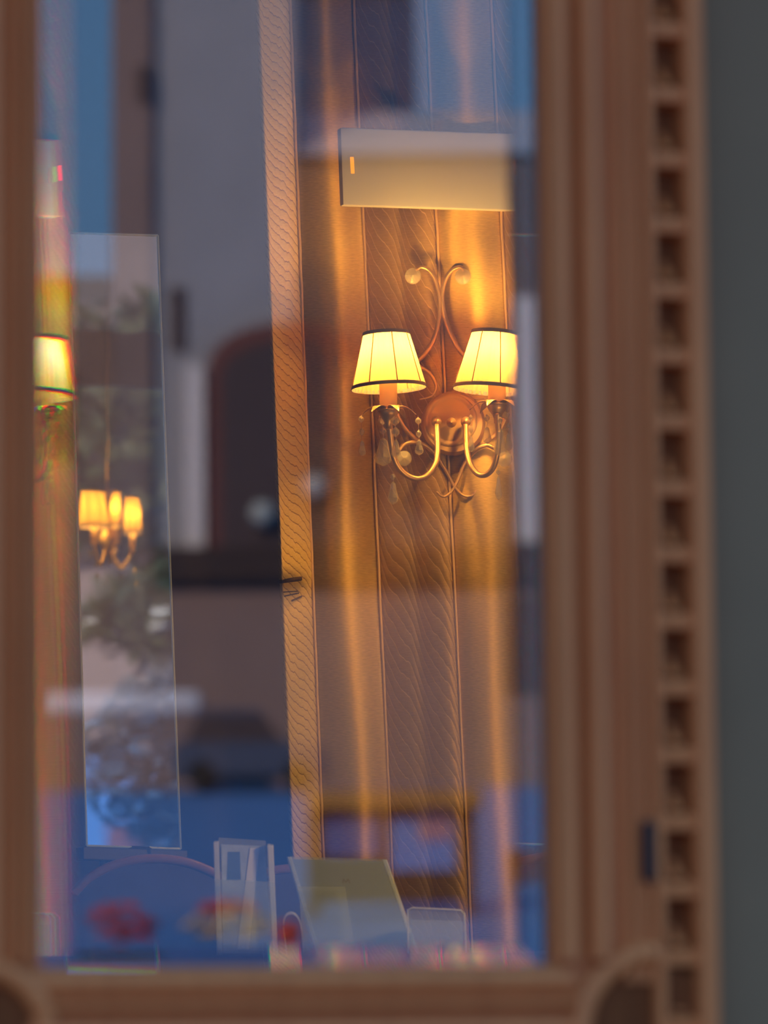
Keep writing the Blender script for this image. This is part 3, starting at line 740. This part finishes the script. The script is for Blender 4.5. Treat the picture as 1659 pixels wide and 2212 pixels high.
# sloping sign
zt = lambda x, y: 7.60 + (2060 - y) * .0008
sg_o = Vector((cpt(770, 7.6).x, cpt(770, 7.6).y, CT))
sg = empty('sign_stand', sg_o, label='sloping clear acrylic stand holding a blank white card', cat='sign stand')
card = mesh('card', *quad_at([(690, 2055), (893, 2058), (829, 1860), (630, 1856)], zt, .002, 0), M['sheet'], sg)
mesh('side_edge', *quad_at([(684, 2062), (694, 2062), (630, 1850), (620, 1850)], lambda x, y: zt(x, y) - .004, .008), M['acrylic_edge'], sg)
mesh('side_edge', *quad_at([(898, 2064), (908, 2064), (836, 1856), (826, 1856)], lambda x, y: zt(x, y) - .004, .008), M['acrylic_edge'], sg)
mesh('front_cover', *quad_at([(688, 2060), (900, 2062), (834, 1856), (624, 1850)], lambda x, y: zt(x, y) - .008, .002, 0), M['acrylic'], sg)
mesh('lower_flap', *quad_at([(655, 2062), (770, 2062), (745, 1915), (645, 1915)], lambda x, y: zt(x, y) - .03, .002, 0), M['acrylic'], sg)
mesh('foot', *quad_at([(690, 2058), (905, 2058), (900, 2051), (690, 2051)], 7.62, .05), M['acrylic'], sg)
lz = lambda x, y: zt(x, y) - .0012
for a, b in (((740, 1908), (742, 1899)), ((742, 1899), (747, 1906)), ((747, 1906), (752, 1899)), ((752, 1899), (756, 1908))):
    mesh('letter_stroke', *tube([P(a[0], a[1], lz(*a)), P(b[0], b[1], lz(*b))], .0011, 5), M['ink'], card)

# low clear box and curled clear clip
lb_o = Vector((cpt(945, 7.55).x, cpt(945, 7.55).y, CT))
lb = empty('card_box', lb_o, label='low clear acrylic box standing beside the sloping sign', cat='box')
mesh('front_panel', *quad_at([(882, 2066), (1008, 2068), (1003, 1968), (880, 1962)], 7.52, .003), M['acrylic'], lb)
mesh('back_panel', *quad_at([(888, 2062), (1004, 2064), (1000, 1990), (888, 1986)], 7.60, .003), M['acrylic'], lb)
mesh('rim', *tube([P(882, 2060, 7.519), P(880, 1966, 7.519), P(890, 1961, 7.519), P(995, 1966, 7.519), P(1003, 1974, 7.519), P(1007, 2060, 7.519)], .0014, 6), M['acrylic_edge'], lb)
mesh('side_panel', *slab([P(880, 2066, 7.52), P(888, 2062, 7.60), P(888, 1986, 7.60), P(880, 1964, 7.52)], Vector((.002, 0, 0))), M['acrylic'], lb)
cl_o = Vector((cpt(632, 7.5).x, cpt(632, 7.5).y, CT))
cl = empty('card_clip', cl_o, label='small curled clear plastic clip in front of the sloping sign', cat='clip')
loop = catmull([P(x, y, 7.5) for x, y in ((620, 2066), (616, 2030), (612, 1995), (618, 1974), (632, 1970), (645, 1982), (652, 2010), (656, 2066))], 6)
V = [p for p in loop] + [p + Vector((0, .035, 0)) for p in loop] + [p + Vector((0, 0, -.004)) for p in loop] + [p + Vector((0, .035, -.004)) for p in loop]; n = len(loop); Fc = []
for i in range(n - 1):
    Fc += [(i, i + 1, n + i + 1, n + i), (2 * n + i, 3 * n + i, 3 * n + i + 1, 2 * n + i + 1), (i, 2 * n + i, 2 * n + i + 1, i + 1), (n + i, n + i + 1, 3 * n + i + 1, 3 * n + i)]
Fc += [(0, n, 3 * n, 2 * n), (n - 1, 3 * n - 1, 4 * n - 1, 2 * n - 1)]
mesh('curled_strip', V, Fc, M['acrylic_edge'], cl, smooth=True)
mesh('clip_base', *bevelled(*obox(Vector((cl_o.x - .025, cl_o.y - .01, CT)), Vector((.05, 0, 0)), Vector((0, .05, 0)), UPV * .004), .001, 1), M['acrylic'], cl)

# ------------------------------------------------------------------ unseen globe lamp added to light the lower curtain
M['opal'] = emit_mat('fill_lamp_glass', LAMP, 78.0)
fl_o = Vector((.68, 7.0, .02))
flamp = empty('fill_floor_lamp', fl_o, label='added fill lamp with brass pole and opal globe, unseen behind the carved strip', cat='floor lamp')
mesh('lamp_base', *lathe(fl_o, UPV, [(.13, 0), (.13, .015), (.10, .025), (.02, .04)], 32), M['brass'], flamp, smooth=True, autosmooth=40)
mesh('lamp_pole', *tube([fl_o + UPV * .03, fl_o + UPV * 1.42], .011, 12), M['brass'], flamp, smooth=True)
mesh('globe_holder', *lathe(fl_o + UPV * 1.41, UPV, [(.012, 0), (.04, .02), (.045, .035)], 24), M['brass'], flamp, smooth=True)
mesh('globe', *lathe(fl_o + UPV * 1.52, UPV, [(.09 * math.cos(q), .09 * math.sin(q)) for q in [R(-82 + 164 * i / 8) for i in range(9)]], 14), M['opal'], flamp, smooth=True)

# ------------------------------------------------------------------ what the mirror shows: hanging lamp, window, garden
hl_c = MV(232, 1145, 11.2)
hang = empty('hanging_lamp', hl_c, label='small hanging lamp with three lit shades, seen in the mirror', cat='hanging lamp')
mesh('stem', *tube([Vector((hl_c.x, hl_c.y, CEIL)), hl_c], .0008, 8), M['brass'], hang, smooth=True)
mesh('canopy', *lathe(Vector((hl_c.x, hl_c.y, CEIL - .03)), UPV, [(.012, 0), (.05, .02), (.055, .03)], 24), M['brass'], hang, smooth=True)
mesh('hub', *lathe(hl_c - UPV * .04, UPV, [(.002, -.02), (.018, 0), (.024, .02), (.010, .05)], 20), M['brass'], hang, smooth=True)
for px, py, z, w in ((202, 1138, 11.15, 36), (251, 1136, 11.40, 12), (287, 1152, 11.2, 21)):
    o = MV(px, py, z); k = 11.2 / F
    shade('lamp_shade', o, UPV, w * k, w * k * .74, 80 * k, hang, pleats=20, mat='shade_small')
    mesh('bulb', *lathe(o + UPV * 40 * k, UPV, [(.004, -.015), (.009, 0), (.004, .02)], 7), M['bulb_small'], hang, smooth=True)
    mesh('candle_sleeve', *lathe(o - UPV * 38 * k, UPV, [(.009, 0), (.009, 42 * k)], 14), M['sleeve'], hang, smooth=True)
    e = o - UPV * 40 * k
    mesh('arm', *tube(catmull([hl_c - UPV * .03, (hl_c + e) / 2 - UPV * .07, e], 8), .005, 8), M['brass'], hang, smooth=True)
    for j in range(3):
        mesh('bead', *lathe(e + Vector((.012 * (j - 1), .01 * (j % 2), -.02 - .03 * j)), UPV, [(.0006, -.010), (.006, 0), (.0006, .010)], 8), M['crystal'], hang)

M['sky_bar'] = pbr('olive_sky_bar', (.10, .10, .06), .5)
M['frame_paint'] = pbr('pale_window_paint', (.45, .47, .46), .5)
M['pane_thin'] = pane_mat('window_glass', .03)
fw = .05; mid_b = 2.74 - DO.z; MH = .075
def make_window(name, label, A0, A1, frac):
    win = empty(name, door_pt((A0 + A1) / 2, WIN_B0), label=label, cat='window', kind='structure')
    for a0, a1, b0, b1 in ((A0, A0 + fw, WIN_B0, WIN_B1), (A1 - fw, A1, WIN_B0, WIN_B1), (A0 + fw, A1 - fw, WIN_B0, WIN_B0 + fw), (A0 + fw, A1 - fw, WIN_B1 - fw, WIN_B1)):
        mesh('window_frame', *prof_bar([(a0, -.16), (a0, -.10), (a1, -.10), (a1, -.16)], b0, b1), M['frame_paint'], win)
    mid_a = A0 + (A1 - A0) * frac
    mesh('muntin', *prof_bar([(A0 + fw, -.15), (A0 + fw, -.115), (A1 - fw, -.115), (A1 - fw, -.15)], mid_b - MH, mid_b + MH), M['sky_bar'], win)  # thick dark bar added to block bright sky from the lower bevel
    mesh('muntin', *prof_bar([(mid_a - .02, -.15), (mid_a - .02, -.115), (mid_a + .02, -.115), (mid_a + .02, -.15)], WIN_B0 + fw, WIN_B1 - fw), M['frame_paint'], win)
    for a0, a1 in ((A0 + fw, mid_a - .02), (mid_a + .02, A1 - fw)):
        for b0, b1 in ((WIN_B0 + fw, mid_b - MH), (mid_b + MH, WIN_B1 - fw)):
            mesh('pane', *prof_bar([(a0, -.135), (a0, -.130), (a1, -.130), (a1, -.135)], b0, b1), M['pane_thin'], win)
make_window('window_1', 'tall front window with pale muntins, seen in the mirror', WIN_A0, WIN_A1, .72)
make_window('fill_window', 'unseen front window added beyond the carved door for daylight fill', W2A0, W2A1, .5)  # extra window, out of view, lets bluish fill light into the room

M['leaf_olive'] = pbr('olive_leaf', (.055, .075, .03), .6, noise=.4, nscale=3)
M['leaf_grey'] = pbr('frosted_leaf', (.16, .16, .17), .7, noise=.5, nscale=5)
M['bark'] = pbr('bark', (.10, .07, .05), .9, noise=.3, nscale=10)
M['snow'] = pbr('fresh_snow', (.82, .84, .88), .8)
def leaf_cloud(c, rad, n, size, flat=1.0):
    V, Fc = [], []
    for _ in range(n):
        d = Vector((random.gauss(0, 1), random.gauss(0, 1), random.gauss(0, 1))).normalized() * (random.random() ** .4)
        p = c + Vector((d.x * rad[0], d.y * rad[1], d.z * rad[2]))
        a = Vector((random.gauss(0, 1), random.gauss(0, 1), random.gauss(0, .6))).normalized(); b = a.orthogonal().normalized()
        s = size * random.uniform(.6, 1.3); i = len(V)
        V += [p - a * s, p + b * s * .4 + UPV * s * .1, p + a * s, p - b * s * .4]; Fc.append((i, i + 1, i + 2, i + 3))
    return V, Fc
def blobs(c, rad, n, size):
    V, Fc = [], []
    for _ in range(n):
        d = Vector((random.gauss(0, 1), random.gauss(0, 1), random.gauss(0, 1))).normalized() * (random.random() ** .3)
        v, f = lathe(c + Vector((d.x * rad[0], d.y * rad[1], d.z * rad[2])), UPV, [(.01 * size, -.3 * size), (.8 * size, -.12 * size), (size, .05 * size), (.6 * size, .3 * size), (.02 * size, .4 * size)], 7)
        k = len(V); V += v; Fc += [tuple(i + k for i in q) for q in f]
    return V, Fc
def garden_plant(name, px, py, z, rad, n, size, lm, snow, label, cat):
    c = MV(px, py, z); r_ = empty(name, (c.x, c.y, 0), label=label, cat=cat)
    mesh('trunk', *tube(catmull([Vector((c.x, c.y, -.1)), Vector((c.x + .05, c.y, c.z * .5)), c], 6), lambda s: .09 - .06 * s, 8), M['bark'], r_, smooth=True)
    f_ = mesh('foliage', *leaf_cloud(c, rad, n, size), M[lm], r_); f_['kind'] = 'stuff'
    if snow:
        s_ = mesh('snow_clumps', *blobs(c, rad, snow, size * .9), M['snow'], r_, smooth=True); s_['kind'] = 'stuff'
garden_plant('garden_tree', 375, 930, 20, (1.0, .8, .62), 3200, .07, 'leaf_olive', 0, 'olive-green garden tree seen in the narrow mirror', 'tree')
garden_plant('snowy_shrub', 455, 1640, 17, (.50, .5, .42), 2200, .045, 'leaf_grey', 170, 'snow-dusted garden shrub low in the narrow mirror', 'shrub')
garden_plant('snowy_shrub', 385, 1330, 19, (.42, .5, .22), 1300, .05, 'leaf_olive', 14, 'snow-flecked shrub between tree and low shrub in the mirror', 'shrub')

# ------------------------------------------------------------------ unseen porch added to shade the door from the sky
M['porch'] = pbr('shading_porch_boards', (.14, .11, .09), .9, noise=.25, nscale=6, stretch=(1, 10, 1))
porch = empty('shading_porch_roof', door_pt(0, 3.55 - DO.z, .65), label='unseen boarded porch roof added to shade the carved door', cat='porch roof')
pz = 3.55 - DO.z
for k in range(11):
    a0 = -3.0 + k * .43
    mesh('board', *prof_bar([(a0, 0.0), (a0, 1.3), (a0 + .42, 1.3), (a0 + .42, 0.0)], pz, pz + .05), M['porch'], porch)
for a in (-2.95, 1.6):
    mesh('beam', *prof_bar([(a, 0.0), (a, 1.3), (a + .12, 1.3), (a + .12, 0.0)], pz - .16, pz), M['porch'], porch)
mesh('fascia', *prof_bar([(-3.0, 1.30), (-3.0, 1.34), (1.72, 1.34), (1.72, 1.30)], pz - .22, pz + .08), M['porch'], porch)
for a in (-2.89, 1.66):
    mesh('post', *tube([door_pt(a, -DO.z, 1.2), door_pt(a, pz - .16, 1.2)], .06, 12), M['porch'], porch, smooth=True)

# ------------------------------------------------------------------ the sloping snowy street behind the photographer
def V_(px, py, zv):
    d = P(px, py, 1.0) - CAM
    return reflect_pt(CAM + d * (zv / d.y), DO, DN)
SD = Vector((math.sin(2 * DYAW), -math.cos(2 * DYAW), 0)); SR = Vector((math.cos(2 * DYAW), math.sin(2 * DYAW), 0))
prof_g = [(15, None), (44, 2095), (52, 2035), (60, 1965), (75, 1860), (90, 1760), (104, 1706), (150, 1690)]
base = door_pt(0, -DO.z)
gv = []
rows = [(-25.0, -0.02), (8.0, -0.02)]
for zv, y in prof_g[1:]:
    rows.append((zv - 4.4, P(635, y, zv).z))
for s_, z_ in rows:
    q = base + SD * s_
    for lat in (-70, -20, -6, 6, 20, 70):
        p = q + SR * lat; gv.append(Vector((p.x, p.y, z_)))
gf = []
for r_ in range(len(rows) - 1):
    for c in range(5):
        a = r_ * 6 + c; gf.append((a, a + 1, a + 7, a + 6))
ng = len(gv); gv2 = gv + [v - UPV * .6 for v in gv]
M['brick'] = pbr('bounce_brick_paving', (.34, .18, .10), .85, noise=.2, nscale=4)  # paving out of view, added for its warm bounce onto the door
mesh('bounce_path', *prof_bar([(-6, 0.0), (-6, 9.0), (6, 9.0), (6, 0.0)], -.02 - DO.z, .0 - DO.z), M['brick'], kind='structure', label='unseen brick paving added to bounce warm light on the carved door', cat='bounce_path')
M['ground'] = pbr('sky_shaded_street', (.13, .30, .60), .8, noise=.2, nscale=.8)  # blue of sky-lit shade on snow is put into the base colour
mesh('ground', gv2, gf + [tuple(ng + i for i in q[::-1]) for q in gf], M['ground'], kind='structure', label='snowy street with blue shade put into its colour, sloping up away from the house', cat='ground')

def srect(px0, py0, px1, py1, zv, depth, out=0.0):
    """upright box across the street whose face fills these reflected pixels; depth runs away from the door"""
    c = V_((px0 + px1) / 2, (py0 + py1) / 2, zv) - SD * out; k = zv / F
    w, h = (px1 - px0) * k, (py1 - py0) * k
    return obox(c - SR * (w / 2) - UPV * (h / 2), SR * w, SD * depth, UPV * h)
M['fac_grey'] = pbr('mauve_grey_render', (.38, .40, .44), .9, noise=.12, nscale=.6)
M['fac_inn'] = pbr('umber_render', (.17, .13, .115), .9, noise=.15, nscale=.6)
M['fac_brown'] = pbr('brown_render', (.30, .22, .20), .9, noise=.15, nscale=.6)
M['fac_dark'] = pbr('dark_timber', (.05, .035, .035), .8)
M['fac_white'] = pbr('white_render', (.80, .78, .76), .9)
M['red_paint'] = pbr('dark_red_paint', (.16, .05, .05), .6)
M['win_dark'] = pbr('dark_shop_glass', (.10, .08, .085), .7, spec=.1)
M['globe'] = pbr('white_globe_glass', (.5, .56, .52), .4)
M['roof'] = pbr('snowy_roof', (.55, .58, .64), .8)
M['navy'] = pbr('navy_paint', (.05, .08, .15), .45)
M['blue'] = pbr('blue_paint', (.05, .12, .42), .5)
M['rubber'] = pbr('tyre_rubber', (.02, .02, .02), .8)
M['ochre'] = pbr('ochre_wood', (.36, .18, .05), .6)
M['poster_blue'] = pbr('blue_poster', (.12, .30, .75), .6, noise=.3, nscale=1.5)
M['poster_pink'] = pbr('pink_poster', (.45, .25, .35), .6)
M['red_flower'] = pbr('red_blossom', (.75, .05, .06), .6)
M['cream_flower'] = pbr('cream_blossom', (.85, .65, .42), .6)
ZB = 112
def building(name, label, wall, wm, extra):
    c = V_((wall[0] + wall[2]) / 2, wall[3], wall[4]); b = empty(name, (c.x, c.y, c.z), label=label, cat='building')
    mesh('wall', *srect(*wall[:4], wall[4], 8), M[wm], b)
    for nm, r_, mt, dep, out_ in extra:
        mesh(nm, *srect(*r_, wall[4], dep, out_), M[mt], b)
    return b
house = building('town_house', 'tall mauve-grey town house with pale corner column, reflected in the door glass', (330, -700, 640, 1760, ZB), 'fac_grey',
         [('corner_pier', (244, -700, 330, 1760), 'fac_brown', 8, .4), ('column', (402, 790, 444, 1190), 'fac_white', .4, .45), ('cornice', (330, 1188, 640, 1262), 'fac_dark', .9, .9),
          ('ground_floor', (330, 1262, 640, 1760), 'fac_brown', .3, .3), ('window', (370, 620, 402, 760), 'win_dark', .2, .1), ('window', (300, 150, 330, 230), 'win_dark', .2, .5)])
inn = building('inn_building', 'lower umber inn with dark arched doorway, reflected in the door glass', (641, 330, 1420, 1760, ZB), 'fac_inn',
         [('cornice', (641, 1188, 1420, 1262), 'fac_dark', .9, .9), ('ground_floor', (641, 1262, 1420, 1760), 'fac_brown', .3, .3), ('column', (1115, 640, 1200, 1178), 'fac_white', .4, .45),
          ('window', (850, 760, 1000, 1100), 'win_dark', .2, .1), ('window', (1090, 1290, 1240, 1500), 'win_dark', .2, .4)])
building('tower_house', 'tall grey house rising behind the inn roof, reflected in the door glass', (560, -700, 905, 1700, ZB + 14), 'fac_grey',
         [('cornice', (560, -60, 905, -30), 'fac_brown', .5, .5)])
# pitched roof of the inn
k = ZB / F; c = V_(1030, 330, ZB); w = 790 * k
rv = [c - SR * w / 2, c + SR * w / 2, c + SR * w / 2 + SD * 8, c - SR * w / 2 + SD * 8, c - SR * w / 2 + SD * 4 + UPV * 1.9, c + SR * w / 2 + SD * 4 + UPV * 1.9]
mesh('roof', rv, [(0, 3, 2, 1), (0, 1, 5, 4), (2, 3, 4, 5), (0, 4, 3), (1, 2, 5)], M['roof'], inn)
# arched doorway with dark red rim
def arch(px0, px1, py0, py1, zv, depth, out_):
    k = zv / F; c = V_((px0 + px1) / 2, py1, zv) - SD * out_; w = (px1 - px0) * k / 2; h = (py1 - py0) * k
    pts = [c - SR * w, c + SR * w]
    for i in range(17):
        q = math.pi * i / 16; pts.append(c + SR * (w * math.cos(q)) + UPV * (h - w * .55 + w * .55 * math.sin(q)))
    n = len(pts); V = pts + [p + SD * depth for p in pts]
    return V, [tuple(range(n)), tuple(range(n, 2 * n))[::-1]] + [(i, (i + 1) % n, n + (i + 1) % n, n + i) for i in range(n)]
mesh('arch_surround', *arch(455, 800, 695, 1188, ZB, .3, .55), M['red_paint'], inn)
mesh('arch_door', *arch(480, 775, 735, 1188, ZB, .2, .75), M['win_dark'], inn)
for gx, gy in ((570, 1120), (682, 1062)):
    c = V_(gx, gy, ZB) - SD * 1.2; g = empty('globe_lantern', c - UPV * .5, label='white globe lantern %s the arched doorway, reflected in the glass' % ('low before' if gx == 570 else 'higher up beside'), cat='lantern', group='globe lanterns at the arch')
    r_ = 27 * ZB / F
    mesh('globe', *lathe(c, UPV, [(r_ * math.cos(q), r_ * math.sin(q)) for q in [R(-88 + 176 * i / 14) for i in range(15)]], 20), M['globe'], g, smooth=True)
    mesh('bracket', *tube([c - UPV * r_ * .95, c - UPV * .5, c - UPV * .5 + SD * .46], .03, 8), M['fac_dark'], g)
low = building('low_house', 'low dark house with snowy roof beside the blue sky gap, reflected', (-300, 640, 243, 1760, ZB + 3), 'fac_brown',
         [('eaves', (-300, 600, 243, 650), 'fac_dark', 8.3, .3), ('window', (60, 800, 160, 1000), 'win_dark', .2, .1)])
# snowy garden wall and parked car
sw = empty('street_wall', V_(265, 1700, 108), label='low wall with a thick snow cap beside the parked car, reflected', cat='wall')
mesh('masonry', *srect(95, 1540, 425, 1720, 108, .5), M['fac_brown'], sw)
mesh('snow_cap', *bevelled(*srect(90, 1494, 432, 1541, 108, .7, .1), .15), M['snow'], sw, smooth=True)
zc_ = 102; k = zc_ / F; cc = V_(545, 1706, zc_)
car = empty('parked_car', cc, label='dark blue car parked before the town house, reflected in the glass', cat='car')
def car_prof(pts, w0, w1):
    n = len(pts); V = [cc + SR * (x * k) + UPV * (z * k) - SD * w0 for x, z in pts] + [cc + SR * (x * k) + UPV * (z * k) + SD * w1 for x, z in pts]
    return V, [tuple(range(n)), tuple(range(n, 2 * n))[::-1]] + [(i, (i + 1) % n, n + (i + 1) % n, n + i) for i in range(n)]
mesh('body', *car_prof([(-165, 28), (160, 28), (166, 60), (155, 92), (60, 100), (-150, 100), (-168, 80)], .85, .85), M['navy'], car)
mesh('cabin', *car_prof([(-140, 100), (70, 100), (25, 160), (-110, 164)], .72, .72), M['win_dark'], car)
mesh('car_roof', *car_prof([(-112, 160), (28, 157), (20, 168), (-104, 171)], .74, .74), M['navy'], car)
for x in (-105, 100):
    for side in (-.86, .66):
        o = cc + SR * (x * k) + UPV * (30 * k) + SD * side
        mesh('wheel', *lathe(o, SD, [(.08, 0), (30 * k, 0), (30 * k, .2), (.08, .2)], 20), M['rubber'], car)
# notice kiosk
zk = 58; kc = V_(850, 1978, zk)
kio = empty('notice_board', kc, label='ochre-roofed notice board with blue poster, reflected low in the glass', cat='notice board')
mesh('roof_beam', *srect(665, 1708, 1040, 1748, zk, 1.0, .5), M['ochre'], kio)
mesh('back_panel', *srect(690, 1748, 1020, 1950, zk, .1), M['fac_dark'], kio)
mesh('poster', *srect(845, 1765, 985, 1880, zk, .02, .06), M['poster_blue'], kio)
mesh('poster', *srect(905, 1745, 975, 1815, zk, .02, .09), M['poster_pink'], kio)
mesh('poster', *srect(700, 1760, 825, 1850, zk, .02, .06), M['blue'], kio)
for x in (680, 1015):
    mesh('post', *srect(x - 14, 1748, x + 14, 2010, zk, .16, .12), M['fac_dark'], kio)
# flower troughs
zf_ = 47
def trough(px0, px1, top, bot, groups, label, tm):
    c = V_((px0 + px1) / 2, bot, zf_); t_ = empty('flower_trough', c, label=label, cat='planter', group='flower troughs on the street')
    mesh('trough', *bevelled(*srect(px0, bot - 16, px1, bot + 10, zf_, .5), .02), M[tm], t_)
    for x0, x1, y0, y1, mt in groups:
        o = V_((x0 + x1) / 2, (y0 + y1) / 2, zf_) + SD * .25; kk = zf_ / F
        f_ = mesh('blossoms', *blobs(o, ((x1 - x0) / 2 * kk, (x1 - x0) / 2 * kk * .6, (y1 - y0) / 2 * kk), 90, .06), M[mt], t_, smooth=True); f_['kind'] = 'stuff'
trough(170, 350, 1950, 2075, [(180, 345, 1945, 2045, 'red_flower')], 'trough of red flowers reflected at the lower left of the glass', 'fac_dark')
trough(365, 655, 1950, 2075, [(385, 600, 1965, 2030, 'cream_flower'), (420, 560, 1945, 1975, 'red_flower'), (600, 650, 1990, 2045, 'red_flower')], 'blue trough of cream and red flowers reflected below the brochure holder', 'blue')
rb_c = V_(1150, 1950, 62); rb = empty('red_bench', rb_c, label='dark red bench reflected beside the notice board', cat='bench')
mesh('seat', *srect(1095, 1895, 1220, 1910, 62, .5, .5), M['red_paint'], rb)
mesh('backrest', *srect(1095, 1835, 1220, 1890, 62, .06), M['red_paint'], rb)
for x in (1105, 1205):
    mesh('leg', *srect(x - 5, 1905, x + 5, 1960, 62, .4, .45), M['red_paint'], rb)
